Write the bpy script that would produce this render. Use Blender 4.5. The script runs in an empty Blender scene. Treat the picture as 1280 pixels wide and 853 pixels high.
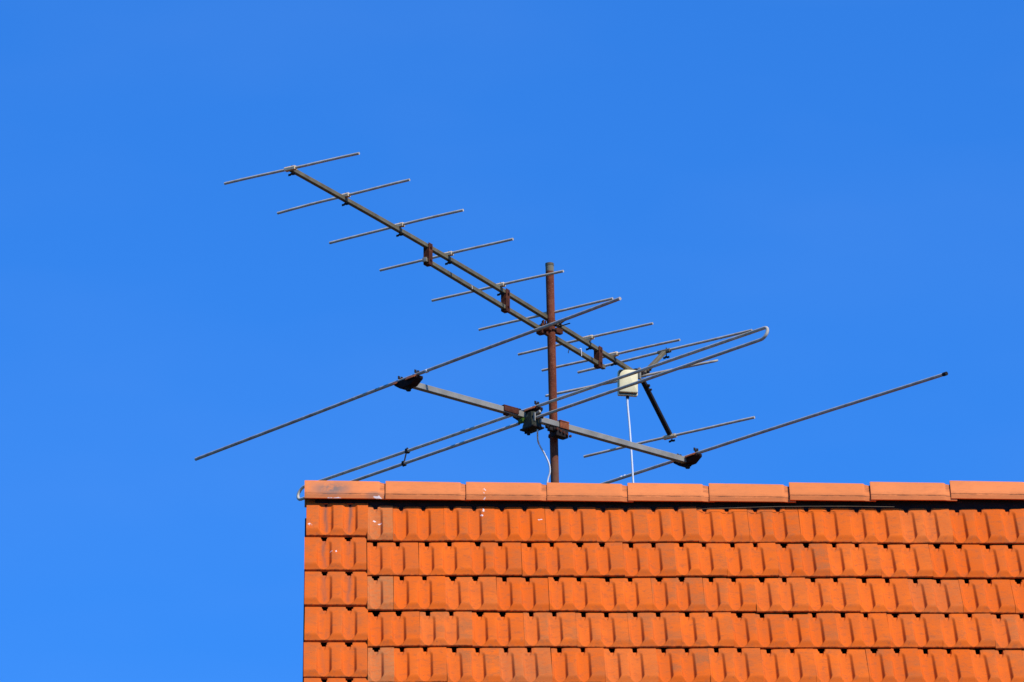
import bpy, bmesh, math, random
import numpy as np
from mathutils import Vector, Matrix
from math import sin, cos, pi, radians, sqrt

random.seed(7)
rng = np.random.default_rng(7)
RZ = 11.733                      # height of the ridge apex above the ground
SC = bpy.context.scene
COL = SC.collection
V = Vector
UP = V((0, 0, 1))

# ------------------------------------------------------------------ objects
def link(o, parent=None):
    COL.objects.link(o)
    if parent is not None:
        o.parent = parent
    return o

def abs_loc(o):
    p = V((0, 0, 0))
    while o is not None:
        p = p + o.location
        o = o.parent
    return p

def thing(name, label, cat, loc, group=None):
    o = bpy.data.objects.new(name, None)
    o.empty_display_size = 0.2
    o.location = V(loc)
    o['label'] = label
    o['category'] = cat
    if group:
        o['group'] = group
    return link(o)

def obj(name, bm, mat, parent=None, smooth=40, shift=True):
    """link a bmesh (given in world coordinates) as one mesh object under its parent"""
    me = bpy.data.meshes.new(name)
    if parent is not None and shift:
        bmesh.ops.translate(bm, verts=bm.verts, vec=-abs_loc(parent))
    bm.normal_update()
    bm.to_mesh(me)
    bm.free()
    me.materials.append(mat)
    for p in me.polygons:
        p.use_smooth = True
    me.set_sharp_from_angle(angle=radians(smooth))
    o = bpy.data.objects.new(name, me)
    return link(o, parent)

# ------------------------------------------------------------------ shapes (world coordinates, z measured from the ridge)
def W(p):
    return V((p[0], p[1], p[2] + RZ))

def frame(d, up=UP):
    d = V(d).normalized()
    s = d.cross(up)
    if s.length < 1e-4:
        s = V((1, 0, 0))
    s.normalize()
    return d, s, s.cross(d).normalized()

def sweep(bm, pts, section, up=UP, closed=False, caps=True):
    """sweep a 2D section (list of (side, up)) along points"""
    n = len(pts)
    rings = []
    for i in range(n):
        a = pts[(i - 1) % n] if (closed or i > 0) else pts[i]
        b = pts[(i + 1) % n] if (closed or i < n - 1) else pts[i]
        d, s, u = frame(V(b) - V(a), up)
        rings.append([bm.verts.new(V(pts[i]) + s * x + u * y) for x, y in section])
    m = len(section)
    for i in range(n if closed else n - 1):
        r0, r1 = rings[i], rings[(i + 1) % n]
        for j in range(m):
            k = (j + 1) % m
            bm.faces.new((r0[j], r0[k], r1[k], r1[j]))
    if caps and not closed:
        bm.faces.new(rings[0][::-1])
        bm.faces.new(rings[-1])
    return bm

def circ(r, n=12):
    return [(r * cos(2 * pi * i / n), r * sin(2 * pi * i / n)) for i in range(n)]

def rect(w, h, b=0.0015):
    w, h = w / 2, h / 2
    return [(w - b, -h), (w, -h + b), (w, h - b), (w - b, h), (-w + b, h), (-w, h - b), (-w, -h + b), (-w + b, -h)]

def tube(bm, pts, r, n=12, closed=False, up=UP):
    return sweep(bm, [V(p) for p in pts], circ(r, n), up=up, closed=closed)

def box(bm, c, dims, x=V((1, 0, 0)), z=UP, bev=0.0):
    """oriented box: dims along x, y, z axes of its own frame"""
    x = V(x).normalized(); y = V(z).cross(x).normalized(); z = x.cross(y)
    sub = bmesh.new()
    bmesh.ops.create_cube(sub, size=1.0)
    for v in sub.verts:
        v.co = V((v.co.x * dims[0], v.co.y * dims[1], v.co.z * dims[2]))
    if bev > 0:
        bmesh.ops.bevel(sub, geom=list(sub.edges), offset=bev, segments=2, profile=0.6, affect='EDGES')
    M = Matrix((x, y, z)).transposed()
    mp = {}
    for v in sub.verts:
        mp[v] = bm.verts.new(V(c) + M @ v.co)
    for f in sub.faces:
        bm.faces.new([mp[v] for v in f.verts])
    sub.free()
    return bm

def cyl(bm, a, b, r, n=10):
    return tube(bm, [a, b], r, n, up=UP if abs((V(b) - V(a)).normalized().z) < .9 else V((0, 1, 0)))

def hexnut(bm, c, axis, r=0.007, h=0.006):
    a = V(axis).normalized()
    return cyl(bm, V(c) - a * h / 2, V(c) + a * h / 2, r, 6)

# ------------------------------------------------------------------ materials
def mat(name):
    m = bpy.data.materials.new(name)
    m.use_nodes = True
    nt = m.node_tree
    b = nt.nodes['Principled BSDF']
    return m, nt, b

def N(nt, typ, **kw):
    n = nt.nodes.new(typ)
    for k, v in kw.items():
        setattr(n, k, v)
    return n

def noise(nt, vec, scale, detail=4, rough=0.6):
    n = N(nt, 'ShaderNodeTexNoise')
    n.inputs['Scale'].default_value = scale
    n.inputs['Detail'].default_value = detail
    n.inputs['Roughness'].default_value = rough
    if vec is not None:
        nt.links.new(vec, n.inputs['Vector'])
    return n.outputs['Fac']

def ramp(nt, fac, stops):
    r = N(nt, 'ShaderNodeValToRGB')
    e = r.color_ramp.elements
    while len(e) < len(stops):
        e.new(0.5)
    for i, (p, c) in enumerate(stops):
        e[i].position = p
        e[i].color = (c[0], c[1], c[2], 1) if not isinstance(c, (int, float)) else (c, c, c, 1)
    nt.links.new(fac, r.inputs['Fac'])
    return r.outputs['Color']

def mix(nt, fac, a, b, blend='MIX'):
    m = N(nt, 'ShaderNodeMix', data_type='RGBA', blend_type=blend)
    for sock, v in ((m.inputs[0], fac), (m.inputs[6], a), (m.inputs[7], b)):
        if isinstance(v, (int, float)):
            sock.default_value = v
        elif isinstance(v, tuple):
            sock.default_value = (v[0], v[1], v[2], 1)
        else:
            nt.links.new(v, sock)
    return m.outputs[2]

def math_(nt, op, a, b=None, c=None, clamp=False):
    m = N(nt, 'ShaderNodeMath', operation=op, use_clamp=clamp)
    for i, v in enumerate((a, b, c)):
        if v is None:
            continue
        if isinstance(v, (int, float)):
            m.inputs[i].default_value = v
        else:
            nt.links.new(v, m.inputs[i])
    return m.outputs[0]

def bump(nt, b, h, strength=0.3, dist=0.002):
    n = N(nt, 'ShaderNodeBump')
    n.inputs['Strength'].default_value = strength
    n.inputs['Distance'].default_value = dist
    nt.links.new(h, n.inputs['Height'])
    nt.links.new(n.outputs['Normal'], b.inputs['Normal'])

def geo_pos(nt):
    return N(nt, 'ShaderNodeNewGeometry').outputs['Position']

def metal_paint(name, base, dark, rust=None, rust_amt=0.62, rough=0.5, metallic=0.0, scale=30, spec=0.10):
    m, nt, b = mat(name)
    p = geo_pos(nt)
    c = mix(nt, ramp(nt, noise(nt, p, scale, 5), [(0.35, 0.0), (0.68, 1.0)]), base, dark)
    if rust:
        f = ramp(nt, noise(nt, p, scale * 0.8, 6, 0.7), [(rust_amt, 0.0), (rust_amt + 0.09, 1.0)])
        c = mix(nt, f, c, rust)
    nt.links.new(c, b.inputs['Base Color'])
    b.inputs['Roughness'].default_value = rough
    b.inputs['Metallic'].default_value = metallic
    b.inputs['Specular IOR Level'].default_value = spec
    bump(nt, b, noise(nt, p, 260, 3), 0.25, 0.001)
    return m

M_ALU = metal_paint('weathered_aluminium', (0.54, 0.48, 0.38), (0.36, 0.31, 0.235), (0.26, 0.19, 0.15), 0.70, 0.5, 0.0)
M_ALU_TAN = metal_paint('tarnished_aluminium', (0.56, 0.49, 0.37), (0.38, 0.31, 0.22), (0.24, 0.16, 0.10), 0.68, 0.5, 0.0)
M_ALU_BROWN = metal_paint('brown_tarnished_rod', (0.52, 0.45, 0.37), (0.32, 0.235, 0.185), (0.22, 0.12, 0.08), 0.64, 0.55, 0.0)
M_OLIVE = metal_paint('olive_grey_boom', (0.185, 0.155, 0.092), (0.115, 0.092, 0.052), (0.07, 0.035, 0.02), 0.63, 0.55, 0.1, 18)
M_GREYBOOM = metal_paint('pale_grey_boom', (0.325, 0.30, 0.245), (0.225, 0.205, 0.165), (0.12, 0.08, 0.06), 0.70, 0.5, 0.15, 14)
M_RUST = metal_paint('rusty_bracket', (0.110, 0.033, 0.017), (0.048, 0.016, 0.010), (0.20, 0.070, 0.030), 0.60, 0.85, 0.0, 45)
M_RUSTBRIGHT = metal_paint('orange_rust', (0.32, 0.092, 0.033), (0.14, 0.040, 0.018), (0.44, 0.17, 0.07), 0.64, 0.85, 0.0, 60)
M_RUSTSHADE = metal_paint('shaded_rust', (0.036, 0.014, 0.010), (0.016, 0.008, 0.007), (0.10, 0.035, 0.017), 0.64, 0.85, 0.0, 45)  # rust with the shade on the element brackets put into its colour
M_TAN = metal_paint('cream_clip', (0.74, 0.58, 0.38), (0.50, 0.37, 0.22), (0.16, 0.08, 0.04), 0.64, 0.55, 0.0, 80)
M_DARK = metal_paint('dark_steel', (0.030, 0.022, 0.018), (0.012, 0.010, 0.009), (0.07, 0.03, 0.015), 0.62, 0.7, 0.0, 80, 0.1)
M_CREAM = metal_paint('cream_plastic', (0.82, 0.72, 0.44), (0.74, 0.63, 0.36), (0.50, 0.40, 0.24), 0.70, 0.45, 0.0, 26)
M_TEAL = metal_paint('dull_teal_plastic', (0.045, 0.085, 0.095), (0.03, 0.055, 0.06), None, 0, 0.5, 0.0, 40)
M_BOXGREEN = metal_paint('dark_green_plastic', (0.042, 0.044, 0.026), (0.018, 0.019, 0.012), (0.10, 0.105, 0.07), 0.60, 0.55, 0.0, 50, 0.1)
M_MOSS = metal_paint('green_cap_plastic', (0.075, 0.14, 0.016), (0.03, 0.06, 0.010), None, 0, 0.5, 0.0, 60)
M_CABLE = metal_paint('white_cable_sheath', (0.80, 0.80, 0.80), (0.68, 0.69, 0.70), (0.40, 0.40, 0.40), 0.70, 0.45, 0.0, 22)
M_WHITE = metal_paint('white_tape', (0.82, 0.80, 0.78), (0.62, 0.58, 0.55), None, 0, 0.6, 0.0, 60)
M_WOOD = metal_paint('dark_red_brown_wood', (0.085, 0.030, 0.022), (0.045, 0.018, 0.014), None, 0, 0.8, 0.0, 12)
M_UNDER = metal_paint('dark_underlay', (0.022, 0.016, 0.014), (0.012, 0.010, 0.010), (0.07, 0.03, 0.02), 0.66, 0.9, 0.0, 25)
M_PLASTER = metal_paint('pale_render', (0.62, 0.57, 0.47), (0.55, 0.50, 0.41), None, 0, 0.9, 0.0, 3)

def mast_material():
    m, nt, b = mat('rusty_mast_steel')
    p = geo_pos(nt)
    n1 = noise(nt, p, 22, 6, 0.7)
    rust = ramp(nt, n1, [(0.30, (0.095, 0.022, 0.010)), (0.50, (0.160, 0.040, 0.017)), (0.72, (0.235, 0.074, 0.034))])
    fine = ramp(nt, noise(nt, p, 150, 3, 0.6), [(0.56, 0.0), (0.72, 1.0)])
    rust = mix(nt, fine, rust, (0.27, 0.12, 0.070))
    sep = N(nt, 'ShaderNodeSeparateXYZ'); nt.links.new(p, sep.inputs[0])
    low = N(nt, 'ShaderNodeMapRange'); nt.links.new(sep.outputs['Z'], low.inputs[0])
    low.inputs[1].default_value = RZ + 0.92; low.inputs[2].default_value = RZ + 0.83
    lown = math_(nt, 'MULTIPLY', low.outputs[0], ramp(nt, noise(nt, p, 16, 3), [(0.35, 0.2), (0.6, 0.8)]), clamp=True)
    rust = mix(nt, lown, rust, (0.15, 0.075, 0.045))
    top = N(nt, 'ShaderNodeMapRange'); nt.links.new(sep.outputs['Z'], top.inputs[0])
    top.inputs[1].default_value = RZ + 1.725; top.inputs[2].default_value = RZ + 1.742
    topn = math_(nt, 'ADD', top.outputs[0], math_(nt, 'MULTIPLY_ADD', noise(nt, p, 40, 3), 0.8, -0.4))
    topf = ramp(nt, topn, [(0.35, 0.0), (0.65, 1.0)])
    c = mix(nt, topf, rust, (0.19, 0.17, 0.115))
    nt.links.new(c, b.inputs['Base Color'])
    b.inputs['Roughness'].default_value = 0.8
    b.inputs['Specular IOR Level'].default_value = 0.12
    bump(nt, b, noise(nt, p, 180, 4), 0.5, 0.0015)
    return m
M_MAST = mast_material()

def splats(nt, p, spots):
    """mask of bird droppings: irregular blots around given world points"""
    nz = N(nt, 'ShaderNodeTexNoise'); nz.inputs['Scale'].default_value = 60; nz.inputs['Detail'].default_value = 4
    nt.links.new(p, nz.inputs['Vector'])
    off = N(nt, 'ShaderNodeVectorMath', operation='MULTIPLY_ADD')
    nt.links.new(nz.outputs['Color'], off.inputs[0])
    off.inputs[1].default_value = (0.034, 0.034, 0.034)
    nt.links.new(p, off.inputs[2])
    out = None
    for (x, y, z, rx, rz) in spots:
        sub = N(nt, 'ShaderNodeVectorMath', operation='SUBTRACT')
        nt.links.new(off.outputs[0], sub.inputs[0])
        sub.inputs[1].default_value = (x + .017, y + .017, z + RZ + .017)
        sc = N(nt, 'ShaderNodeVectorMath', operation='MULTIPLY')
        nt.links.new(sub.outputs[0], sc.inputs[0])
        sc.inputs[1].default_value = (1 / rx, 0.5 / rz, 1 / rz)
        ln = N(nt, 'ShaderNodeVectorMath', operation='LENGTH')
        nt.links.new(sc.outputs[0], ln.inputs[0])
        k = math_(nt, 'LESS_THAN', ln.outputs['Value'], 1.0)
        out = k if out is None else math_(nt, 'MAXIMUM', out, k)
    return out

def tile_material(name, spots, tone=1.0, ridge=False):
    m, nt, b = mat(name)
    p = geo_pos(nt)
    at = lambda s: N(nt, 'ShaderNodeAttribute', attribute_name=s).outputs['Fac']
    A = lambda c: tuple(x * tone for x in c)
    if ridge:
        rnd = N(nt, 'ShaderNodeObjectInfo').outputs['Random']
        base = mix(nt, rnd, (0.68, 0.190, 0.052), (0.77, 0.225, 0.068))
        base = mix(nt, ramp(nt, noise(nt, p, 7, 5, 0.65), [(0.35, 0.0), (0.75, 0.6)]), base, (0.54, 0.165, 0.055))
        stretch = N(nt, 'ShaderNodeMapping'); nt.links.new(p, stretch.inputs['Vector'])
        stretch.inputs['Scale'].default_value = (0.45, 1, 1.3)
        f = ramp(nt, noise(nt, stretch.outputs[0], 55, 5, 0.75), [(0.52, 0.0), (0.76, 0.34)])
        base = mix(nt, f, base, (0.30, 0.105, 0.05))
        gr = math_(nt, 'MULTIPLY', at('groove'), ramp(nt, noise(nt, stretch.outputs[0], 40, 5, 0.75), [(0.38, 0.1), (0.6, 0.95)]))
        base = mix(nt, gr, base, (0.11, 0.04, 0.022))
        sm = math_(nt, 'MULTIPLY', at('soot'), ramp(nt, noise(nt, p, 24, 5, 0.7), [(0.30, 0.1), (0.52, 0.95)]))
        base = mix(nt, sm, base, (0.20, 0.135, 0.105))
    else:
        rnd = at('tone'); rib = at('rib'); edge = at('edge'); age = at('age')
        base = mix(nt, rnd, A((0.65, 0.104, 0.006)), A((0.77, 0.142, 0.012)))
        base = mix(nt, ramp(nt, noise(nt, p, 6, 6, 0.7), [(0.36, 0.0), (0.66, 0.8)]), base, A((0.60, 0.107, 0.012)))
        w = math_(nt, 'MULTIPLY_ADD', rib, 0.80, 0.16)
        wn = ramp(nt, noise(nt, p, 9, 6, 0.7), [(0.40, 0.0), (0.62, 1.0)])
        sp = ramp(nt, noise(nt, p, 320, 3, 0.7), [(0.38, 0.25), (0.62, 1.0)])
        wea = math_(nt, 'MULTIPLY', math_(nt, 'MULTIPLY', w, wn), sp)
        wea = math_(nt, 'MULTIPLY', wea, math_(nt, 'MULTIPLY_ADD', age, 1.0, 0.15), clamp=True)
        base = mix(nt, wea, base, A((0.29, 0.108, 0.038)))
        old = math_(nt, 'MULTIPLY', at('lichen'), ramp(nt, noise(nt, p, 60, 5, 0.7), [(0.30, 0.25), (0.62, 0.95)]), clamp=True)
        base = mix(nt, old, base, A((0.36, 0.20, 0.080)))
        st = N(nt, 'ShaderNodeMapping'); nt.links.new(p, st.inputs['Vector'])
        st.inputs['Scale'].default_value = (1, .12, .12)
        stn = math_(nt, 'MULTIPLY', at('streak'), ramp(nt, noise(nt, st.outputs[0], 30, 4, 0.6), [(0.36, 0.0), (0.58, 0.9)]), clamp=True)
        base = mix(nt, stn, base, (0.17, 0.085, 0.060))
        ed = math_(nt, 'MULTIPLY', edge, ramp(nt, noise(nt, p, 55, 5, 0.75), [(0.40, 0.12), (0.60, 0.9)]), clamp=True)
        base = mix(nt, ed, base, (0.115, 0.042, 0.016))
        grain = ramp(nt, noise(nt, p, 520, 3, 0.8), [(0.34, 0.30), (0.52, 0.0)])
        base = mix(nt, grain, base, A((0.20, 0.055, 0.012)))
        blot = ramp(nt, noise(nt, p, 34, 5, 0.75), [(0.52, 0.0), (0.68, 0.55)])
        base = mix(nt, blot, base, A((0.30, 0.085, 0.030)))
        dots = ramp(nt, noise(nt, p, 120, 2, 0.5), [(0.735, 0.0), (0.76, 0.8)])
        base = mix(nt, dots, base, (0.11, 0.05, 0.03))
    base = mix(nt, math_(nt, 'MULTIPLY', splats(nt, p, spots), 0.8), base, (0.74, 0.66, 0.62))
    nt.links.new(base, b.inputs['Base Color'])
    b.inputs['Roughness'].default_value = 0.78
    b.inputs['Specular IOR Level'].default_value = 0.06
    h = math_(nt, 'MULTIPLY_ADD', noise(nt, p, 420, 3), 0.5, noise(nt, p, 40, 3))
    bump(nt, b, h, 0.28, 0.0018)
    return m

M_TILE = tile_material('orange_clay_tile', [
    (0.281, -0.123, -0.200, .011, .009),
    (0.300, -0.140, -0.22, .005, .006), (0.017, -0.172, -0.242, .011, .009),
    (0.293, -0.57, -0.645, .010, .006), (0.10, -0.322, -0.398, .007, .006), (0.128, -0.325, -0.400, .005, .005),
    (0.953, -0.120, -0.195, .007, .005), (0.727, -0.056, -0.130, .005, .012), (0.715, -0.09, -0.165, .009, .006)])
M_RIDGE = tile_material('paler_ridge_tile', [
    (0.118, -0.060, -0.088, .030, .0065), (0.295, -0.060, -0.083, .018, .008),
    (0.727, -0.030, -0.038, .005, .009), (0.729, -0.046, -0.060, .004, .006), (0.728, -0.059, -0.083, .005, .006)], ridge=True)

# ------------------------------------------------------------------ world and sun
SUN_EL, SUN_AZ = radians(50), radians(43)          # azimuth: right of the direction back to the viewer
sdir = V((sin(SUN_AZ) * cos(SUN_EL), -cos(SUN_AZ) * cos(SUN_EL), sin(SUN_EL)))
world = bpy.data.worlds.new('World')
SC.world = world
world.use_nodes = True
wt = world.node_tree
bg = wt.nodes['Background']
sky = N(wt, 'ShaderNodeTexSky', sky_type='NISHITA')
sky.sun_disc = False
sky.sun_elevation = SUN_EL
sky.sun_rotation = pi - SUN_AZ
sky.altitude = 300
sky.air_density = 1.0
sky.dust_density = 0.15
sky.ozone_density = 3.0
SKY_GAIN = (0.225, 0.850, 1.73)
tint = mix(wt, 1.0, sky.outputs['Color'], SKY_GAIN, 'MULTIPLY')
tc_ = N(wt, 'ShaderNodeTexCoord')
mp_ = N(wt, 'ShaderNodeMapping'); wt.links.new(tc_.outputs['Generated'], mp_.inputs['Vector'])
mp_.inputs['Scale'].default_value = (9, 9, 26)
mp_.inputs['Rotation'].default_value = (0, radians(24), 0)
hz = ramp(wt, noise(wt, mp_.outputs[0], 1.6, 3, 0.5), [(0.40, 0.0), (0.75, 0.035)])
tint = mix(wt, hz, tint, (4.2, 5.6, 8.2))
wt.links.new(tint, bg.inputs['Color'])
bg.inputs['Strength'].default_value = 0.12
ld = bpy.data.lights.new('sun', 'SUN')
ld.energy = 5.0
ld.angle = radians(0.53)
ld.color = (1.0, 0.955, 0.88)
lo = bpy.data.objects.new('sun', ld)
lo.rotation_euler = (-sdir).to_track_quat('-Z', 'Y').to_euler()
lo.location = (6, -12, 30)
link(lo)

# ------------------------------------------------------------------ camera: ground level, long lens, looking up at the ridge
cd = bpy.data.cameras.new('camera')
cam = bpy.data.objects.new('camera', cd)
cd.sensor_width = 36
cd.lens = 9800 * 36 / 1280
cd.clip_start = 0.5
cd.clip_end = 20000
e, yw = radians(19.5), radians(1.4)
fwd = V((sin(yw) * cos(e), cos(yw) * cos(e), sin(e)))
right = V((cos(yw), -sin(yw), 0))
upv = right.cross(fwd)
cam.matrix_world = Matrix.Translation(W((0.1005, -30.353, -10.1334))) @ Matrix((right, upv, -fwd)).transposed().to_4x4()
link(cam)
SC.camera = cam

# ------------------------------------------------------------------ ground
def ground():
    m, nt, b = mat('mown_grass_ground')
    p = geo_pos(nt)
    c = ramp(nt, noise(nt, p, 0.5, 8, 0.65), [(0.35, (0.022, 0.036, 0.011)), (0.65, (0.045, 0.055, 0.020))])
    nt.links.new(c, b.inputs['Base Color'])
    b.inputs['Roughness'].default_value = 0.95
    bump(nt, b, noise(nt, p, 30, 4), 0.5, 0.03)
    bm = bmesh.new()
    bmesh.ops.create_grid(bm, x_segments=8, y_segments=8, size=3000)
    o = obj('ground', bm, m)
    o['kind'] = 'structure'
ground()

# ------------------------------------------------------------------ house
XE = 8.9                          # far verge
K = 0.065                         # rib-top plane of the roof: z = -|Y| - K
G, S1 = 0.3045, 0.343             # course gauge, slope distance of the first tail
TW = 0.2062                       # cover width of a tile
ROWS = 19
EAVE = S1 + G * (ROWS - 1)

house = thing('house', 'house under the steep orange clay tiled roof carrying both aerials', 'house', (XE / 2, 0, 0))

bm = bmesh.new()
hw = EAVE / sqrt(2) - 0.45        # wall half depth
zt = RZ - 0.22 - hw
x0, x1 = 0.07, XE - 0.07
prof = [(-hw, 0), (hw, 0), (hw, zt), (0, RZ - 0.22), (-hw, zt)]
a = [bm.verts.new((x0, y, z)) for y, z in prof]
b_ = [bm.verts.new((x1, y, z)) for y, z in prof]
bm.faces.new(a[::-1]); bm.faces.new(b_)
for i in range(5):
    j = (i + 1) % 5
    bm.faces.new((a[i], a[j], b_[j], b_[i]))
bmesh.ops.recalc_face_normals(bm, faces=bm.faces)
obj('wall', bm, M_PLASTER, house)

def smooth(x, a, b):
    t = np.clip((x - a) / (b - a), 0, 1)
    return t * t * (3 - 2 * t)

def tile_grid(width, troughs, hole_w, nu, nv, L):
    """height field of one interlocking clay tile: returns U, V2, H, RIB, EDGE (numpy, nu x nv)"""
    if nu > 20:
        us = [np.array([0, .002, width - .002, width])]
        for c, hw_ in troughs:
            us.append(np.concatenate([np.linspace(c - hw_ - .0005, c - hw_ + .0125, 8), np.linspace(c - .018, c + .018, 14), np.linspace(c + hw_ - .0125, c + hw_ + .0005, 8)]))
        us = np.unique(np.round(np.concatenate(us), 4))
        us = us[(us >= 0) & (us <= width)]
        vs = np.unique(np.round(np.concatenate([np.linspace(0, .044, 12), np.linspace(.044, G - .068, 9), np.linspace(G - .068, G - .028, 12), [G - .0208, G - .0194, G - .014, L]]), 4))
        vs = vs[vs <= L + 1e-6]
    else:
        us = np.linspace(0, width, nu)
        vs = np.array([0, .015, .035, .15, G - .04, G - .02, L])
    U, VV = np.meshgrid(us, vs, indexing='ij')
    tr = np.zeros_like(U)
    dmin = np.ones_like(U)
    vr = 0.042
    for c, hw_ in troughs:
        vv = np.clip((vr - (VV - .002)) / vr, 0, 1)
        h2 = hw_ * np.sqrt(np.clip(1 - .93 * vv ** 2.3, 0.0, 1))
        vh = np.clip((VV - (G - .078)) / .042, 0, 1)
        h2 = h2 * np.sqrt(np.clip(1 - .52 * vh ** 3.0, 0, 1))
        d = np.abs(U - c)
        dmin = np.minimum(dmin, np.abs(U - c - .003 * np.sin(VV * 21 + c * 90)))
        dep = smooth(h2 - d, 0, .0130) * (.0075 + .0060 * (1 - smooth(VV, .10, .26)) + .0050 * (1 - smooth(VV, 0, .13)) + .0022 * (1 - np.clip(d / hw_, 0, 1) ** 2))
        head = smooth(VV, G - .066, G - .036)
        nw = .0012 + .0070 * np.clip((VV - (G - .062)) / .030, 0, 1)
        notch = smooth(nw - d, -.0012, .0016) * smooth(VV, G - .066, G - .054)
        dep = dep * (1 - head * .80) + notch * head * .0085
        hole = (VV > G - .0198) * smooth(hole_w * (1 + .25 * np.sin(c * 77)) - d, 0, .002)
        dep = np.maximum(dep, hole * .040)
        tr = np.maximum(tr, dep)
    ribm = 1 - np.clip(tr / .009, 0, 1)
    R = smooth(VV, -.004, .034)
    H = -np.maximum(tr, (1 - R) * .0200)
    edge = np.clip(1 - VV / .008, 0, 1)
    return U, VV, H, ribm * np.clip(VV / .04, 0, 1), edge, np.exp(-(dmin / .0085) ** 2)

class TileMesh:
    def __init__(s):
        s.v = []; s.f = []; s.n = 0
        s.att = {k: [] for k in ('tone', 'rib', 'edge', 'age', 'lichen', 'streak')}
    def add(s, g, x, sl, side, tone, age, lichen, streak, lift=0, yaw=0, roll=0, thick=.0060, step=.0285, tailw=0.0):
        """place a tile: left edge x, tail at slope distance sl, side -1 front / +1 back"""
        U, VV, H, RB, ED, CE = g
        nu, nv = U.shape
        u = np.pad(U, ((1, 1), (1, 0)), 'edge'); v = np.pad(VV, ((1, 1), (1, 0)), 'edge')
        h = np.pad(H, ((1, 1), (1, 0)), 'edge'); rb = np.pad(RB, ((1, 1), (1, 0)), 'edge'); ed = np.pad(ED, ((1, 1), (1, 0)), 'edge'); ce = np.pad(CE, ((1, 1), (1, 0)), 'edge')
        drop = np.zeros_like(h)
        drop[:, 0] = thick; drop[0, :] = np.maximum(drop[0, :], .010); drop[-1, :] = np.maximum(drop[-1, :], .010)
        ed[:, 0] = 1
        w = h - drop - step * (v / G) + lift + roll * (u - U.mean())
        uu = u + yaw * v
        vv = sl - v - yaw * u
        X = x + uu
        Yd = vv / sqrt(2)                       # distance from ridge along the ground
        P = np.stack([X, side * (Yd + w / sqrt(2)), -Yd - K + w / sqrt(2) + RZ + .0035 * X], -1)
        a, b = P.shape[:2]
        idx = np.arange(a * b).reshape(a, b) + s.n
        q = np.stack([idx[:-1, :-1], idx[1:, :-1], idx[1:, 1:], idx[:-1, 1:]], -1).reshape(-1, 4)
        if side > 0:
            q = q[:, ::-1]
        s.v.append(P.reshape(-1, 3)); s.f.append(q); s.n += a * b
        o = np.ones(a * b)
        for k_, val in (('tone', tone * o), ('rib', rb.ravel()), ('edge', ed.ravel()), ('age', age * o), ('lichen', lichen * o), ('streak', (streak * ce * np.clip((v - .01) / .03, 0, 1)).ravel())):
            s.att[k_].append(val)
    def build(s, name, material, parent):
        v = np.concatenate(s.v) - np.array(abs_loc(parent)); f = np.concatenate(s.f)
        me = bpy.data.meshes.new(name)
        me.vertices.add(len(v)); me.vertices.foreach_set('co', v.astype(np.float32).ravel())
        me.loops.add(f.size); me.loops.foreach_set('vertex_index', f.astype(np.int32).ravel())
        me.polygons.add(len(f)); me.polygons.foreach_set('loop_start', np.arange(0, f.size, 4, dtype=np.int32))
        me.polygons.foreach_set('use_smooth', np.ones(len(f), bool))
        for k_, l in s.att.items():
            me.attributes.new(k_, 'FLOAT', 'POINT').data.foreach_set('value', np.concatenate(l).astype(np.float32))
        me.update(calc_edges=True); me.validate()
        me.set_sharp_from_angle(angle=radians(55))
        me.materials.append(material)
        return link(bpy.data.objects.new(name, me), parent)

T1 = [(.033, .0315), (.124, .0315)]                # trough centres and half widths of a full tile
FULL = tile_grid(TW, T1, .0125, 40, 30, G + .004)
LOW = tile_grid(TW, T1, .0125, 13, 7, G + .004)
HW_ = 0.1031
def jig():
    return [(c + rng.normal(0, .0008), h + rng.normal(0, .0005)) for c, h in T1]
FULLS = [tile_grid(TW, jig(), rng.uniform(.0055, .0115), 40, 30, G + .004) for _ in range(9)]
FULLS0 = [tile_grid(TW, jig(), rng.uniform(.007, .0135), 40, 30, G - .012) for _ in range(5)]
HALF0 = tile_grid(HW_, [(.033, .0315)], .0125, 40, 30, G - .012)
HALF = tile_grid(HW_, [(.033, .0315)], .0125, 40, 30, G + .004)
VW = 0.250
VERGE = tile_grid(VW, [(.079, .033), (.177, .033)], .0125, 40, 30, G + .004)

tm = TileMesh()
XF = VW + 0.003
for r in range(ROWS):
    sl = S1 + G * r
    for side in (-1, 1):
        x = XF
        first = True
        while x < XE - VW - 0.01:
            half = first and r % 2 == 0
            hi = side < 0 and r < 7 and x < 4.0
            wd = HW_ if half else TW
            g = ((HALF0 if half else FULLS0[rng.integers(5)]) if r == 0 else (HALF if half else FULLS[rng.integers(9)])) if hi else LOW
            tone = rng.random(); age = min(1, max(0, rng.normal(.45, .28)))
            lich = 0.55 if half else (max(0, rng.normal(-.1, .22)))
            tm.add(g, x + rng.normal(0, .0006), sl + rng.normal(0, .0020), side, tone, age, lich, 0.05 + .1 * rng.random(),
                   lift=rng.normal(0, .0015), yaw=rng.normal(0, .0032), roll=.010 + rng.normal(0, .010), step=.013 if r == 0 else .0285)
            x += wd
            first = False
roof = tm.build('roof', M_TILE, house)

# dark boarding under the tiles and behind the ridge gap
bm = bmesh.new()
for sgn in (-1, 1):
    nrm = V((0, sgn, 1)).normalized()
    sd = V((0, sgn, -1)).normalized()
    c = V((XE / 2, 0, RZ - K)) + sd * (EAVE / 2 - .02) - nrm * 0.075
    box(bm, c, (XE - 0.06, EAVE - 0.12, 0.025), V((1, 0, 0)), nrm)
box(bm, (XE / 2, 0, RZ - 0.090), (XE - 0.08, 0.055, 0.095))
obj('roof_boarding', bm, M_UNDER, roof)

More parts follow.
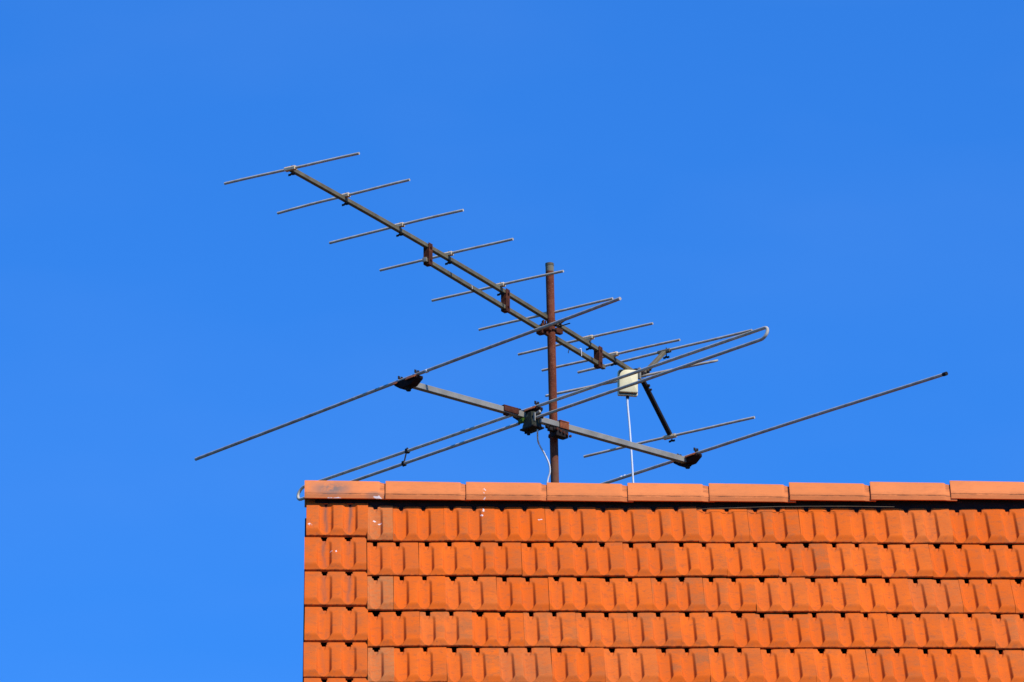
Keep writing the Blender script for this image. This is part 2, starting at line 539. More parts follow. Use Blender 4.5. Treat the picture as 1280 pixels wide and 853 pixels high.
# verge boards beneath the outer tiles
for xb in (0.012, XE - 0.012):
    bm = bmesh.new()
    for sgn in (-1, 1):
        nrm = V((0, sgn, 1)).normalized(); sd = V((0, sgn, -1)).normalized()
        c = V((xb, 0, RZ - K)) + sd * (EAVE / 2 + .03) - nrm * 0.115
        box(bm, c, (0.026, EAVE - 0.16, 0.15), V((1, 0, 0)), nrm)
    obj('verge_board', bm, M_WOOD, roof)

# verge tiles: one object each
VSTREAK = {0: .9, 1: .8, 2: .65, 3: .45, 4: .2}
for r in range(ROWS):
    for side, xv in ((-1, 0.0), (1, 0.0), (-1, XE - VW), (1, XE - VW)):
        t = TileMesh()
        t.add(VERGE, xv + (rng.normal(.002, .0016) if xv == 0 else 0), S1 + G * r - .030 + rng.normal(0, .0015), side, rng.random() * .5, .25 + .3 * rng.random(), .05,
              VSTREAK.get(r, .3) if side < 0 and xv == 0 else .3, lift=.007 + rng.normal(0, .001), yaw=rng.normal(0, .0025), thick=.012, step=.013 if r == 0 else .0285)
        # downturned flange of the verge tile
        t.build('verge_tile', M_TILE, roof)

# ridge tiles
def ridge_mesh():
    leg, drop, lip = 0.059, 0.0745, 0.0200
    cs = [(-leg - .001, -drop - lip), (-leg, -drop - .004), (-leg + .0025, -drop - .0005), (-leg + .003, -drop + .004), (-.044, -.0545), (-.030, -.0365), (-.016, -.0185), (-.008, -.0075), (-.003, -.0014)]
    cs = cs + [(.003, -.0014)] + [(-y, z) for y, z in cs[-2::-1]]
    inner = [(y * .80, z - .014 if abs(y) < .055 else z + .0005) for y, z in cs[::-1]]
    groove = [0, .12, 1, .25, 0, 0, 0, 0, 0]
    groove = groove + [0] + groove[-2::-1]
    xs = [(0, .006), (.004, .0035), (.012, .003), (.03, .003), (.05, .0025), (.075, .002), (.10, .002), (.13, .0015), (.16, .001), (.20, .0005), (.24, 0), (.27, -.0005), (.295, -.001), (.304, -.002), (.310, -.009), (.326, -.0135), (.352, -.0145)]
    bm = bmesh.new()
    gl = bm.verts.layers.float.new('groove')
    rings = []
    first = True
    for x, o in xs:
        k = 1 + o * 7.5 if not first else 1 + .015
        oz = o if not first else 0.0
        first = False
        ring = []
        for (y, z), gv in zip(cs, groove):
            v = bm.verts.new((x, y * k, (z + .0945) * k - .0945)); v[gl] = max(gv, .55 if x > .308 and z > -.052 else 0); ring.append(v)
        for y, z in inner:
            v = bm.verts.new((x, y * k, (z + .0945) * k - .0945)); ring.append(v)
        rings.append(ring)
    n = len(rings[0])
    for r0, r1 in zip(rings, rings[1:]):
        for j in range(n):
            k = (j + 1) % n
            bm.faces.new((r0[j], r0[k], r1[k], r1[j]))
    m_ = len(cs)
    for ring, flip in ((rings[0], 0), (rings[-1], 1)):
        for j in range(m_ - 1):
            q = (ring[j], ring[j + 1], ring[n - 2 - j], ring[n - 1 - j])
            bm.faces.new(q if flip else q[::-1])
    bmesh.ops.recalc_face_normals(bm, faces=bm.faces)
    return bm

RT = 0.3297
measured_top = [600.8, 602.2, 603.4, 604.0, 604.4, 604.8, 604.0, 603.4, 601.6]
first_ridge = None
nr = int((XE - .02) / RT)
sooty = None
for i in range(nr):
    x = -0.004 + RT * i
    px = 382 + x * 306
    dz = (603 + .008 * (px - 382) - measured_top[i]) / 290 if i < len(measured_top) else 0.03 + rng.normal(0, .002)
    loc = V((x + rng.normal(0, .0012), rng.normal(0, .0015), RZ + dz))
    rot = (rng.normal(0, .006), rng.normal(0, .0025), rng.normal(0, .0025))
    if first_ridge is None:
        first_ridge = obj('ridge_tile', ridge_mesh(), M_RIDGE, roof, smooth=28, shift=False)
        o = first_ridge
        sooty = o.data.copy()
        o.data = sooty                       # the end tile carries soot, the others share the clean mesh
        clean = bpy.data.meshes['ridge_tile']
        at = sooty.attributes.new('soot', 'FLOAT', 'POINT')
        for k, v in enumerate(sooty.vertices):
            at.data[k].value = min(1, 1.6 * max(0, 1 - abs(v.co.x - .11) / .10) * max(0, 1 - abs(v.co.z + .045) / .05)) + .75 * max(0, 1 - abs(v.co.x - .285) / .05) * (1 if v.co.z < -.06 else 0)
    else:
        o = first_ridge.copy()
        o.data = clean
        COL.objects.link(o)
        o.parent = roof
    o.location = loc - abs_loc(roof)
    o.rotation_euler = rot

# thin wire tucked under the ridge
bm = bmesh.new()
tube(bm, [W(p) for p in ((1.58, -.046, -.122), (1.64, -.064, -.121), (1.70, -.066, -.1195), (1.80, -.066, -.1155), (1.92, -.064, -.1105), (2.05, -.062, -.1075), (2.2, -.059, -.105), (2.40, -.050, -.103))], .0012, 8)
obj('ridge_wire', bm, M_OLIVE, roof)
# far-below finish: gutters along both eaves
for sgn in (-1, 1):
    bm = bmesh.new()
    sec = [(.06 * cos(t), .06 * sin(t)) for t in np.linspace(pi, 2 * pi, 9)] + [(.054 * cos(t), .054 * sin(t)) for t in np.linspace(2 * pi, pi, 9)]
    yy = sgn * (EAVE / sqrt(2) + .04); zz = RZ - EAVE / sqrt(2) - K - .05
    sweep(bm, [V((0, yy, zz)), V((XE, yy, zz))], sec)
    obj('gutter', bm, M_ALU, house)

# ------------------------------------------------------------------ mast
MB_, MT_ = V((1.0225, 0.1, -0.05)), V((1.000, 0.1, 0.994))
def mast_at(z):
    t = (z - MB_.z) / (MT_.z - MB_.z)
    return MB_.lerp(MT_, t)
mast = thing('antenna_mast', 'upright rusty brown steel pole rising behind the roof ridge', 'antenna mast', W(mast_at(-2.6)))
bm = bmesh.new()
R_M = 0.0172
tube(bm, [W(mast_at(z)) for z in (-3.0, -2, -1, -.2, 0, .2, .4, .6, .8, .985)], R_M, 24, up=V((0, 1, 0)))
obj('pole', bm, M_MAST, mast)
bm = bmesh.new()
tube(bm, [W(mast_at(z)) for z in (.984, .991, .994, .995)], R_M + .0008, 24, up=V((0, 1, 0)))
obj('cap', bm, M_OLIVE, mast)

def ubolt(bm, c, axis_dir, rad, legs, r=.0032):
    """U-bolt around the mast: c centre, axis_dir horizontal direction in which the legs point"""
    d = V(axis_dir).normalized(); s = d.cross(UP).normalized()
    pts = [c + d * legs + s * rad]
    for k in range(0, 13):
        t = pi * k / 12
        pts.append(c + s * rad * cos(t) - d * rad * sin(t))
    pts.append(c + d * legs - s * rad)
    tube(bm, pts, r, 8, up=UP)
    return [pts[0], pts[-1]]

# ------------------------------------------------------------------ upper antenna (ten-element, cream box)
b3 = V((cos(radians(58.91)), sin(radians(58.91)), 0)); n3 = V((sin(radians(58.91)), -cos(radians(58.91)), 0))
A3 = V((-0.062, -1.639, 0.743))
def bz(t):
    return .743 + .018 * sin(pi * min(max(t / 2.87, 0), 1))
def B3(t, n=0, u=0):
    return W((A3.x, A3.y, 0)) + b3 * t + n3 * n + UP * (bz(t) + u)
upper = thing('yagi_antenna', 'long upper aerial with many short rods on an olive boom and a cream plastic box', 'antenna', B3(2.087, 0, -.06))

BT = 0.0175
bm = bmesh.new()
sweep(bm, [B3(t) for t in (-.004, .3, .6, .9, 1.2, 1.5, 1.8, 2.1, 2.4, 2.6, 2.83)], rect(BT, BT))
obj('boom', bm, M_OLIVE, upper)
# support tube below
SZ = [(0.480 - A3.x) / b3.x, (1.232 - A3.x) / b3.x]
def S3(t, n=0, u=0):
    return W((A3.x, A3.y, 0)) + b3 * t + n3 * n + UP * (.696 - .008 * (t - SZ[0]) / (SZ[1] - SZ[0]) + u)
bm = bmesh.new()
sweep(bm, [S3(SZ[0] - .012), S3(SZ[1] + .012)], rect(BT, BT))
sup = obj('support_tube', bm, M_OLIVE, upper)
bm = bmesh.new()
box(bm, S3(SZ[0] - .015), (.005, BT + .001, BT + .001), b3, UP, .001)
obj('end_plug', bm, M_GREYBOOM, sup)
# wire ties hanging from the support tube
bm = bmesh.new()
q = S3(1.0 + 1.303, BT / 2 + .003, .010)
tube(bm, [q - n3 * .004 + UP * .002 - b3 * .008, q + UP * .004, q + UP * -.004 + b3 * .001, q - UP * .028 + b3 * .004], .0022, 6, up=b3)
obj('cable_tie', bm, M_WHITE, upper)
bm = bmesh.new()
q = S3(SZ[0] + .345, BT / 2 + .003, .006)
tube(bm, [q - UP * .004, q - UP * .018 + b3 * .003], .0018, 6, up=b3)
obj('cable_tie', bm, M_WHITE, upper)
bm = bmesh.new()
q = S3(2.225, 0, -BT / 2)
tube(bm, [q + UP * .001, q - UP * .014 - b3 * .008, q - UP * .022 - b3 * .010], .0017, 6, up=n3)
obj('cable_tie', bm, M_DARK, upper)

# struts between boom and support tube
for t in (1.062, 1.690, 2.470):
    bm = bmesh.new()
    top = B3(t, 0, BT / 2 + .004); bot = S3(t, 0, -BT / 2 - .004)
    h = (top - bot).z
    mid = (top + bot) / 2
    box(bm, mid + n3 * (BT / 2 + .0028), (.030, .003, h), b3, UP, .0008)
    box(bm, mid - n3 * (BT / 2 + .0028), (.030, .003, h), b3, UP, .0008)
    box(bm, bot - UP * .0018, (.030, BT + .008, .003), b3, UP, .0006)
    gap = (B3(t, 0, -BT / 2) - S3(t, 0, BT / 2)).z
    gm = (B3(t, 0, -BT / 2) + S3(t, 0, BT / 2)) / 2
    box(bm, gm - b3 * .013, (.003, BT + .0025, gap - .001), b3, UP)
    for zz in (.3, -.3):
        hexnut(bm, mid + n3 * (BT / 2 + .007) + UP * h * zz, n3, .005, .005)
    st = obj('strut', bm, M_RUST, upper)

def wingclip(center, rod_dir, parent, z_boom, boom_h, m=M_TAN, along=None):
    """saddle clip that holds a rod on the boom, with its screw and wing nut"""
    along = along or b3
    bm = bmesh.new()
    d = V(rod_dir).normalized()
    u = d.cross(along.cross(UP)); u = UP
    base = V((center.x, center.y, z_boom + boom_h / 2))
    top = center.z + .007
    hgt = top - base.z
    # saddle: pressed-metal trough around the rod
    sec = [(-.0098, -.0075), (.0098, -.0075), (.0110, .002), (.0065, .0076), (-.0065, .0076), (-.0110, .002)]
    sweep(bm, [center - d * .024, center - d * .017, center + d * .017, center + d * .024], sec)
    box(bm, (center.x, center.y, base.z + .001 + (center.z - .006 - base.z) / 2), (.024, .016, max(.002, center.z - .006 - base.z) + .0005), d, UP, .0008)
    cl = obj('element_clip', bm, m, parent)
    bm = bmesh.new()
    off = n3 * .012
    sx = V((center.x, center.y, 0)) + along * .0105
    cyl(bm, sx + UP * (z_boom - boom_h / 2 - .012), sx + UP * (top + .010), .0021, 8)
    w = sx + UP * (z_boom - boom_h / 2 - .009)
    hexnut(bm, w, UP, .006, .006)
    box(bm, w + d * .010 - UP * .002, (.013, .0025, .009), d, UP, .0008)
    box(bm, w - d * .010 - UP * .002, (.013, .0025, .009), d, UP, .0008)
    obj('clip_screw', bm, M_DARK, cl)
    return cl

# directors: measured rod ends and their crossing of the boom
RODS = [((-.324, -1.476, .742), (.203, -1.818, .744), -.001), ((-.117, -1.123, .751), (.403, -1.461, .771), .403),
        ((.090, -.752, .764), (.621, -1.097, .781), .827), ((.296, -.422, .769), (.827, -.767, .782), 1.216),
        ((.512, -.058, .771), (1.041, -.401, .780), 1.639), ((.713, .295, .771), (1.255, -.057, .787), 2.040),
        ((.883, .588, .767), (1.432, .232, .783), 2.384), ((.988, .774, .762), (1.552, .408, .774), 2.597)]
ER = .0053
def rod_mesh(p, q, r=ER, bow=0.0, n=8, k=12):
    bm = bmesh.new()
    pts = []
    ph = random.uniform(0, 6); wob = .0012 * (q - p).length ** .5
    side = (V(q) - V(p)).cross(UP).normalized()
    for i in range(n + 1):
        t = i / n
        pts.append(V(p).lerp(V(q), t) + UP * (bow * (1 - (2 * t - 1) ** 2) + wob * sin(7.3 * t + ph) * 4 * t * (1 - t)) + side * wob * sin(5.1 * t + 2 * ph))
    tube(bm, pts, r, k)
    return bm
def closest_on(p, q, o, d):
    """point of line p-q nearest the vertical plane through o along d"""
    nrm = d.cross(UP).normalized()
    t = (o - p).dot(nrm) / (q - p).dot(nrm)
    return p.lerp(q, t)
for p, q, t in RODS:
    P, Q = W(p), W(q)
    bow = .0015 + random.uniform(-.001, .002)
    d_ = obj('director', rod_mesh(P, Q, bow=bow), M_ALU_TAN, upper)
    c = closest_on(P, Q, B3(0), b3) + UP * bow
    tt = (c - B3(0)).dot(b3)
    zb = B3(tt).z
    wingclip(c, Q - P, d_, zb, BT)

# folded dipole of the upper antenna: flat loop with a cream box
PD, QD = W((1.013, 1.014, .733)), W((1.713, .560, .737))
dd = (QD - PD).normalized(); ds = (dd.cross(UP) * -1).normalized(); dn = (ds * .90 + UP * .43).normalized()
bm = bmesh.new()
gl_ = .015
pts = []
for k in range(9):
    t = pi / 2 + pi * k / 8
    pts.append(PD + dd * gl_ * (1 + cos(t)) + dn * gl_ * sin(t))
for k in range(9):
    t = -pi / 2 + pi * k / 8
    pts.append(QD - dd * gl_ * (1 - cos(t)) + dn * gl_ * sin(t))
tube(bm, pts, .0048, 10, closed=True, up=dd.cross(dn).normalized())
dip = obj('folded_dipole', bm, M_ALU_TAN, upper)
cD = closest_on(PD, QD, B3(0), b3)
bm = bmesh.new()
box(bm, cD + UP * .006 - b3 * .004, (.075, .030, .020), dd, UP, .003)
box(bm, cD - b3 * .02 + UP * .012, (.028, .028, .030), dd, UP, .002)
cyl(bm, cD + dd * .012 - UP * .03, cD + dd * .012 + UP * .036, .0025)
hexnut(bm, cD + dd * .012 + UP * .030, UP, .006, .006)
cyl(bm, cD - dd * .015 - UP * .03, cD - dd * .015 + UP * .02, .0025)
hexnut(bm, cD - dd * .015 - UP * .02, UP, .007, .008)
obj('dipole_clamp', bm, M_DARK, dip)
bm = bmesh.new()
box(bm, cD + dd * .022 + UP * .004 - b3 * .025, (.012, .012, .05), dd, UP, .002)
obj('clamp_plate', bm, M_GREYBOOM, dip)

# cream box with a dull teal seal round its cover, cover corner cut away at the upper left
jaz = radians(9)
jf = V((sin(jaz), -cos(jaz), 0)); js = V((cos(jaz), sin(jaz), 0))
jc = W((1.343, .691, .678)) + jf * .01
def rounded(w, h, rs, n=6):
    out = []
    for sx, sz, a0, r in ((1, 1, 0, rs[0]), (-1, 1, pi / 2, rs[1]), (-1, -1, pi, rs[2]), (1, -1, 3 * pi / 2, rs[3])):
        cx, cz = sx * (w / 2 - r), sz * (h / 2 - r)
        for k in range(n + 1):
            t = a0 + pi / 2 * k / n
            out.append((cx + r * cos(t), cz + r * sin(t)))
    return out
def slab(bm, c, w, h, rs, y0, y1, bev=.004):
    """rounded slab between depths y0 (back) and y1 (front)"""
    rings = []
    for y, inn in ((y0, 0), (y1 - bev, 0), (y1 - bev * .3, bev * .3), (y1, bev)):
        pr = rounded(w - 2 * inn, h - 2 * inn, [max(r - inn, .001) for r in rs])
        rings.append([bm.verts.new(c + jf * y + js * x + UP * z) for x, z in pr])
    m_ = len(rings[0])
    for r0, r1 in zip(rings, rings[1:]):
        for j in range(m_):
            k = (j + 1) % m_
            bm.faces.new((r0[j], r0[k], r1[k], r1[j]))
    bm.faces.new(rings[0][::-1]); bm.faces.new(rings[-1])
    bmesh.ops.recalc_face_normals(bm, faces=bm.faces)
bm = bmesh.new()
slab(bm, jc, .084, .114, (.008, .014, .004, .005), -.012, .0045, .001)
jb = obj('junction_box', bm, M_CREAM, upper)
bm = bmesh.new()
slab(bm, jc - js * .0005, .076, .106, (.006, .012, .003, .004), .004, .0065, .0008)
obj('box_seal', bm, M_TEAL, jb)
bm = bmesh.new()
slab(bm, jc + js * .0006 + UP * .0030, .0800, .100, (.008, .034, .006, .004), .006, .018, .004)
obj('box_cover', bm, M_CREAM, jb)
bm = bmesh.new()
cyl(bm, jc - UP * .068 - jf * .006, jc - UP * .056 - jf * .006, .007)
obj('cable_gland', bm, M_DARK, jb)

# reflector arms and the two reflector rods
arm_t = W((1.514, .976, .921)); arm_l = W((1.537, 1.014, .560))
apex = B3(2.84)
for end, m_ in ((arm_t, M_OLIVE), (arm_l, M_DARK)):  # shade on the lower arm put into its colour by a darker material
    d = (end - apex).normalized()
    bm = bmesh.new()
    sweep(bm, [apex + d * .014, end - d * .004], rect(.019, .015), up=b3)
    arm = obj('reflector_arm', bm, m_, upper)
    bm = bmesh.new()
    q = apex + d * .05
    box(bm, q + n3 * .012, (.012, .006, .012), b3, UP, .001)
    hexnut(bm, q + n3 * .016, n3, .006, .007)
    hexnut(bm, q + n3 * .016 + d * .022, n3, .005, .006)
    obj('arm_bolt', bm, M_DARK, arm)
for p, q, end in (((1.154, 1.210, .907), (1.872, .744, .939), arm_t), ((1.179, 1.247, .541), (1.881, .791, .567), arm_l)):
    P, Q = W(p), W(q)
    rf = obj('reflector', rod_mesh(P, Q, r=.0056, bow=.001), M_ALU_TAN, upper)
    c = closest_on(P, Q, B3(0), b3)
    dz_ = 1 if end is arm_t else -1
    bm = bmesh.new()
    d = (Q - P).normalized()
    sec = [(-.010, -.007), (.010, -.007), (.011, .002), (.006, .0075), (-.006, .0075), (-.011, .002)]
    if dz_ < 0:
        sec = [(x, -z) for x, z in sec][::-1]
    sweep(bm, [c - d * .032, c - d * .02, c + d * .02, c + d * .026], sec)
    cl = obj('element_clip', bm, M_TAN if dz_ < 0 else M_OLIVE, rf)
    bm = bmesh.new()
    sx = c + b3 * .012
    cyl(bm, sx - UP * (.026 if dz_ > 0 else .018), sx + UP * (.020 if dz_ > 0 else .012), .0022)
    w = sx - UP * (.022 if dz_ > 0 else .014)
    hexnut(bm, w, UP, .006, .006)
    box(bm, w + d * .009 - UP * .002, (.012, .0025, .009), d, UP, .0008)
    box(bm, w - d * .009 - UP * .002, (.012, .0025, .009), d, UP, .0008)
    obj('clip_screw', bm, M_DARK, cl)

# mast clamp of the upper antenna
bm = bmesh.new()
mc = W(mast_at(.712))
lat = n3
tm_ = (mc - B3(0)).dot(b3)
pb = B3(tm_)
off = (pb - mc); off.z = 0
toward = off.normalized()                      # from mast towards boom
pl = mc + toward * (R_M + .004)
box(bm, pl - UP * .002, (.085, .006, .030), toward.cross(UP), UP, .001)
box(bm, S3(tm_, BT / 2 + .004), (.080, .004, .030), b3, UP, .001)
box(bm, S3(tm_ - .052, -.002, -.004), (.030, .030, .030), b3, UP, .002)
box(bm, S3(tm_ - .050, .028, .002), (.020, .030, .020), b3, UP, .002)
box(bm, S3(tm_ + .046, .024, .020), (.036, .022, .022), (b3 + n3 * .4), UP, .003)
cl = obj('mast_clamp', bm, M_RUST, upper)
for dz_ in (-.012, .013):
    bm = bmesh.new()
    e_ = ubolt(bm, mc + UP * dz_, toward, R_M + .0035, .045)
    for p in e_:
        hexnut(bm, p - toward * .014, toward, .0075, .008)
    obj('u_bolt', bm, M_DARK, cl)
q = mc + V((.030, -.012, .002))
for dq, up_ in ((V((.048, -.010, .012)), 0), (V((.036, -.014, .024)), .006)):
    bm = bmesh.new()
    cyl(bm, q + UP * up_, q + UP * up_ + dq, .0024)
    hexnut(bm, q + UP * up_ + dq * .2, dq, .006, .007)
    obj('clamp_bolt', bm, M_DARK, cl)
for cq, dm in ((V((-.034, -.010, .012)), (.006, .020, .034)), (V((-.024, -.014, .016)), (.004, .012, .022))):
    bm = bmesh.new()
    box(bm, mc + cq, dm, V((1, .3, 0)), UP, .001)
    obj('clamp_tab', bm, M_RUST, cl)

# ------------------------------------------------------------------ lower antenna (three long elements)
az1 = radians(39.117)
b1 = V((cos(az1), sin(az1), 0)); n1 = V((sin(az1), -cos(az1), 0))
C1 = W((0.404, -0.474, 0.267))
def B1(t, n=0, u=0):
    return C1 + b1 * t + n1 * n + UP * u
L1 = 1.509
lower = thing('dipole_antenna', 'big lower aerial with three long rods on a pale grey boom crossing the mast', 'antenna', B1(.80))
BQ = .0245
bm = bmesh.new()
sweep(bm, [B1(-.006), B1(.4), B1(.8), B1(1.2), B1(L1 + .01)], rect(BQ, BQ, .002))
boom1 = obj('boom', bm, M_GREYBOOM, lower)

def gusset(t, parent, z_rod, length=.140, shift=.0):
    """pressed rusty channel that carries a long rod across the boom"""
    bm = bmesh.new()
    c = B1(t); zb = BQ / 2 + .001
    zt_ = z_rod - .004
    hw_, lo = .0185, -BQ / 2 - .004
    prf = [(-length / 2, zt_), (length / 2, zt_), (length / 2, zt_ - .012), (.034, lo), (-.034, lo), (-length / 2, zt_ - .012)]
    v0 = [bm.verts.new(c + n1 * (x + shift) - b1 * hw_ + UP * z) for x, z in prf]
    v1 = [bm.verts.new(c + n1 * (x + shift) + b1 * hw_ + UP * z) for x, z in prf]
    bm.faces.new(v0); bm.faces.new(v1[::-1])
    for i in range(6):
        j = (i + 1) % 6
        bm.faces.new((v0[i], v0[j], v1[j], v1[i]))
    bmesh.ops.recalc_face_normals(bm, faces=bm.faces)
    bmesh.ops.bevel(bm, geom=list(bm.edges), offset=.0015, segments=1, affect='EDGES')
    g = obj('element_bracket', bm, M_RUSTSHADE, parent)
    bm = bmesh.new()
    tz = (-b1 * .70 + UP * .72).normalized()  # flanges added, tilted and brighter, to stand for the bracket's sunlit edge
    box(bm, c + n1 * (shift + .040) - b1 * (hw_ + .004) + UP * (zt_ - .006), (length / 2 - .012, .018, .003), n1, tz, .0006)
    obj('sunlit_flange', bm, M_RUSTBRIGHT, g)
    bm = bmesh.new()
    box(bm, c + n1 * (shift - .062) - b1 * (hw_ + .004) + UP * (zt_ - .006), (.026, .016, .003), n1, tz, .0006)
    obj('sunlit_flange', bm, M_RUSTBRIGHT, g)
    for sx in (-1, 1):
        bm = bmesh.new()
        q = c + n1 * (shift + sx * (length / 2 - .018)) + UP * z_rod
        cyl(bm, q - UP * .014, q + UP * .016, .0024)
        hexnut(bm, q + UP * .010, UP, .006, .006)
        for k in (-1, 1):
            box(bm, q + b1 * k * .0075 + UP * .016, (.0105, .0028, .014), b1, UP, .0008)
        box(bm, q - UP * .012, (.012, .012, .005), n1, UP, .001)
        obj('wing_screw', bm, M_DARK, g)
    bm = bmesh.new()
    hexnut(bm, c - UP * (BQ / 2 + .012), UP, .010, .014)
    hexnut(bm, c - UP * (BQ / 2 + .006), UP, .016, .006)
    obj('boom_bolt', bm, M_DARK, g)
    return g

LR = .0068
# front director
P, Q = W((-.459, .597, .296)), W((1.229, -1.479, .275))
d_ = obj('director', rod_mesh(P, Q, r=LR, bow=.003, n=14, k=14), M_ALU_BROWN, lower)
gusset(.012, d_, (P.z + Q.z) / 2 + .003 - C1.z)
bm = bmesh.new()
d = (Q - P).normalized()
m0 = P.lerp(Q, .5) + UP * .003 + d * .155
tube(bm, [m0, m0 + d * .010], LR + .0012, 12)
obj('white_mark', bm, M_WHITE, d_)
# rear reflector
Pm, Qm = W((1.576, .496, .2885)), W((2.567, -.723, .239))
hv = Qm - Pm
P = Pm - hv
d_ = obj('reflector', rod_mesh(P, Qm, r=LR, bow=.0, n=14, k=14), M_ALU, lower)
gusset(1.521, d_, .0215)
for s_, l_ in ((-.408, .008), (-.385, .006)):
    bm = bmesh.new()
    m0 = Pm + hv.normalized() * s_
    tube(bm, [m0, m0 + hv.normalized() * l_], LR + .001, 12)
    obj('white_mark', bm, M_WHITE, d_)
bm = bmesh.new()
tube(bm, [Qm - hv.normalized() * .018, Qm + hv.normalized() * .002], LR + .0012, 12)
obj('end_cap', bm, M_DARK, d_)

# folded dipole: upper rod unbroken, lower rod cut at the box
CD = V((.909, -.079, RZ)); dn1 = n1.copy()
def up_z(r): return .2957 - (r) * .02445
def lo_z(r): return .2390 - (r) * .02163
LO = -.018 * b1
rl, rr = -1.453, 1.430
def loop_end(r, sgn):
    zc = (up_z(r) + lo_z(r)) / 2; h = (up_z(r) - lo_z(r)) / 2
    return [CD + LO * (1 - cos(pi * k / 10)) / 2 + dn1 * (r + sgn * h * sin(pi * k / 10)) + UP * (zc + h * cos(pi * k / 10)) for k in range(11)]
bm = bmesh.new()
ptsL = [CD + LO + dn1 * -.040 + UP * lo_z(-.04)] + [CD + LO + dn1 * (-.4 - .35 * i) + UP * lo_z(-.4 - .35 * i) for i in range(3)] + loop_end(rl, -1)[::-1]
ptsT = [CD + dn1 * (-1.2 + .3 * i) + UP * up_z(-1.2 + .3 * i) for i in range(9)]
ptsR = loop_end(rr, 1) + [CD + LO + dn1 * (1.2 - .35 * i) + UP * lo_z(1.2 - .35 * i) for i in range(4)] + [CD + LO + dn1 * .030 + UP * lo_z(.03)]
tube(bm, ptsL + ptsT + ptsR, LR * .97, 12, up=b1)
dip1 = obj('folded_dipole', bm, M_ALU, lower)
gusset(.6455, dip1, .0287, .15)
# vertical spacer between the two rods
rs = -.775
bm = bmesh.new()
cyl(bm, CD + LO * 1.25 + dn1 * rs + UP * (lo_z(rs) - .014), CD + dn1 * rs + UP * (up_z(rs) + .014), .0030)
for z, of in ((lo_z(rs), LO), (up_z(rs), LO * 0)):
    box(bm, CD + of + dn1 * rs + UP * z, (.014, .018, .019), n1, UP, .002)
obj('spacer', bm, M_DARK, dip1)
# boom sleeve (rusty) near the box
bm = bmesh.new()
box(bm, B1(.545, BQ / 2 + .003, .003), (.078, .005, BQ - .003), b1, UP, .001)
box(bm, B1(.545, 0, BQ / 2 + .004), (.078, BQ + .008, .005), b1, UP, .001)
box(bm, B1(.530, 0, -BQ / 2 - .004), (.022, .016, .007), b1, UP, .002)
obj('boom_sleeve', bm, M_RUST, lower)

# dark green terminal box hanging under the boom
bm = bmesh.new()
bc = B1(.626, .050, -.020)
rows_ = [(.020, .040, .030), (-.004, .058, .042), (-.036, .078, .052), (-.046, .080, .054)]
rings = []
for z, wn, wb in rows_:
    ch = .010
    rings.append([bm.verts.new(bc + UP * z + n1 * x + b1 * y) for x, y in ((wn / 2, -wb / 2 + ch), (wn / 2, wb / 2 - ch), (wn / 2 - ch, wb / 2), (-wn / 2 + ch, wb / 2), (-wn / 2, wb / 2 - ch), (-wn / 2, -wb / 2 + ch), (-wn / 2 + ch, -wb / 2), (wn / 2 - ch, -wb / 2))])
for r0, r1 in zip(rings, rings[1:]):
    for j in range(8):
        k = (j + 1) % 8
        bm.faces.new((r0[j], r0[k], r1[k], r1[j]))
bm.faces.new(rings[0][::-1]); bm.faces.new(rings[-1])
bmesh.ops.recalc_face_normals(bm, faces=bm.faces)
jb1 = obj('junction_box', bm, M_BOXGREEN, lower)
bm = bmesh.new()
box(bm, bc - UP * .050, (.086, .060, .008), n1, UP, .003)
cyl(bm, bc - UP * .070 - n1 * .022, bc - UP * .050 - n1 * .022, .007)
cyl(bm, bc - UP * .062 + n1 * .020 + b1 * .012, bc - UP * .050 + n1 * .020 + b1 * .012, .006)
cyl(bm, bc - UP * .060 - n1 * .040, bc - UP * .048 - n1 * .040, .005)
for x in (-.02, .02):
    cyl(bm, bc + n1 * (x + .036) - UP * .014, bc + n1 * (x + .046) - UP * .018, .005)
obj('cable_gland', bm, M_DARK, jb1)
bm = bmesh.new()
cyl(bm, bc - n1 * .034 - UP * .006 - b1 * .012, bc - n1 * .062 - UP * .004 - b1 * .012, .011, 14)
obj('green_cap', bm, M_MOSS, jb1)
bm = bmesh.new()
cyl(bm, bc + n1 * .020 + b1 * .0 + UP * .008, bc + n1 * .050 + UP * .014, .006)
box(bm, bc + n1 * .040 + b1 * .010 - UP * .012, (.012, .006, .040), n1, UP, .002)
box(bm, bc + n1 * .034 - b1 * .016 - UP * .010, (.010, .006, .036), n1, UP, .002)
obj('terminal', bm, M_GREYBOOM, jb1)

# mast clamp of the lower antenna
bm = bmesh.new()
tc = .830
box(bm, B1(tc, BQ / 2 + .003, .001), (.048, .005, BQ + .006), b1, UP, .001)
box(bm, B1(tc, -.010, BQ / 2 + .004), (.050, BQ + .034, .005), b1, UP, .001)
cl1 = obj('mast_clamp', bm, M_RUSTBRIGHT, lower)
bm = bmesh.new()
mm = W(mast_at(.252))
tw = (B1(tc) - mm); tw.z = 0
tw.normalize()
box(bm, B1(tc - .008, -.004, -BQ / 2 - .020), (.066, .036, .036), b1, UP, .004)
box(bm, B1(tc - .055, -.002, -BQ / 2 - .013), (.030, .020, .016), b1, UP, .003)
for k in range(4):
    box(bm, B1(tc - .085 + .018 * k, .006, -BQ / 2 - .010 - .006 * (k % 2)), (.013, .013, .013), b1 + n1 * (.3 if k % 2 else -.3), UP, .003)
obj('clamp_block', bm, M_DARK, cl1)
for k in range(5):
    bm = bmesh.new()
    q = B1(tc - .04 + .018 * k, .016, -BQ / 2 - .012 - .004 * k)
    hexnut(bm, q, n1, .0055, .008)
    obj('clamp_nut', bm, M_RUST, cl1)
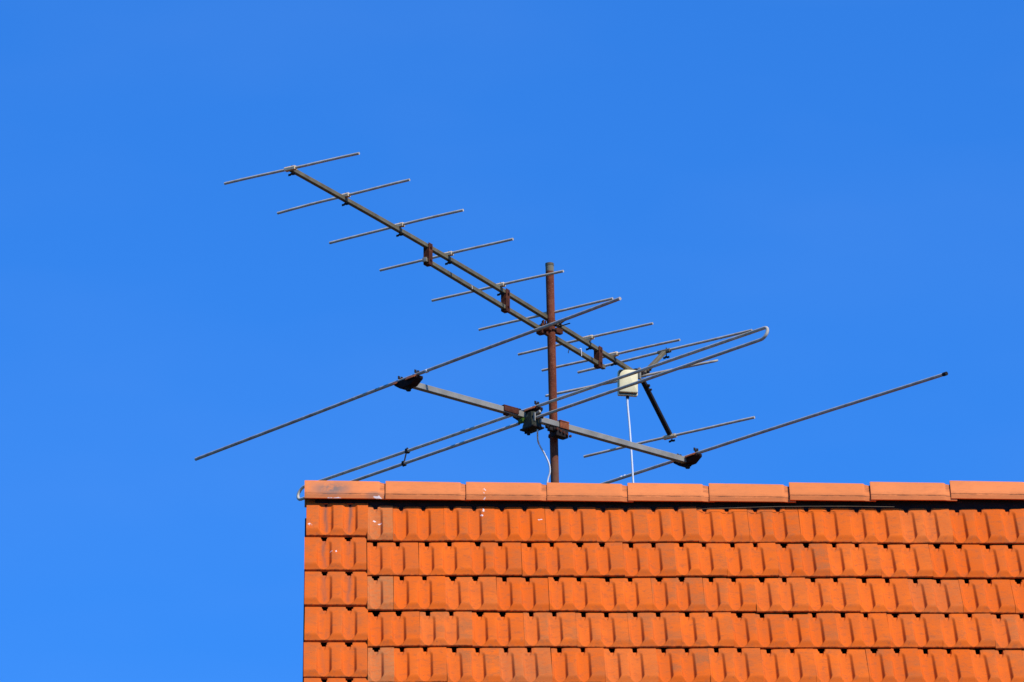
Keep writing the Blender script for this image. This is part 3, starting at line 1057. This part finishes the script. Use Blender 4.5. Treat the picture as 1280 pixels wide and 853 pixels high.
for dz_ in (.016, -.030):
    bm = bmesh.new()
    ubolt(bm, W(mast_at(.267 + dz_)), V((0, -1, 0)), R_M + .003, .03, .003)
    obj('u_bolt', bm, M_RUST, cl1)

# ------------------------------------------------------------------ stand the aerials on the rear slope at their true size
# (their dimensions above are in units of 0.935 m)
UNIT = 1.07
SHIFT = V((-.007, 2.1247, .7093 + RZ * (1 - 1.07)))
def resized(p):
    return V(p) * UNIT + SHIFT
def resize(root):
    root.location = resized(root.location)
    for o in root.children_recursive:
        o.data.transform(Matrix.Scale(UNIT, 4))
for root in (mast, upper, lower):
    resize(root)

# ------------------------------------------------------------------ cables
def cable(name, label, pts, r=.0042):
    bm = bmesh.new()
    # smooth the control points with Catmull-Rom
    P = [V(p) for p in pts]
    out = []
    for i in range(len(P) - 1):
        p0 = P[max(i - 1, 0)]; p1 = P[i]; p2 = P[i + 1]; p3 = P[min(i + 2, len(P) - 1)]
        for k in range(6):
            t = k / 6
            out.append(.5 * ((2 * p1) + (p2 - p0) * t + (2 * p0 - 5 * p1 + 4 * p2 - p3) * t * t + (3 * p1 - p0 - 3 * p2 + p3) * t ** 3))
    out.append(P[-1])
    tube(bm, out, r, 10, up=V((0, 1, 0)))
    o = obj(name, bm, M_CABLE)
    for v in o.data.vertices:
        v.co = resized(v.co)
    o['label'] = label
    o['category'] = 'cable'
    return o
g1 = bc - UP * .058 + n1 * .020 + b1 * .012
cable('antenna_cable', 'short white cable curving from the dark terminal box down beside the mast',
      [g1 + UP * .006, g1 - UP * .012, W((.950, .036, .196)), W((.962, .050, .174)), W((.978, .062, .150)), W((.9955, .066, .110)), W((.999, .070, .075)), W((.992, .074, .050)), W((.988, .075, .020)), W((.987, .078, -.04)), W((.993, .076, -.3)), W((1.010, .076, -1.2)), W((1.045, .080, -2.9))], .0036)
jb_bot = jc - UP * .068 - jf * .006
cable('antenna_cable', 'long white cable hanging straight down from the cream plastic box',
      [jb_bot + UP * .006, jb_bot - UP * .03, jb_bot + V((.008, .0, -.13)), jb_bot + V((.017, .0, -.28)), jb_bot + V((.021, .0, -.36)), jb_bot + V((.030, .0, -.50)), jb_bot + V((.045, .0, -.80)), jb_bot + V((.05, .0, -1.6)), jb_bot + V((.05, .0, -4.0))], .0042)

# ------------------------------------------------------------------ render settings
SC.view_settings.view_transform = 'Standard'
SC.view_settings.look = 'None'
SC.view_settings.exposure = 0
SC.view_settings.gamma = 1
SC.render.engine = 'CYCLES'
SC.cycles.use_denoising = True
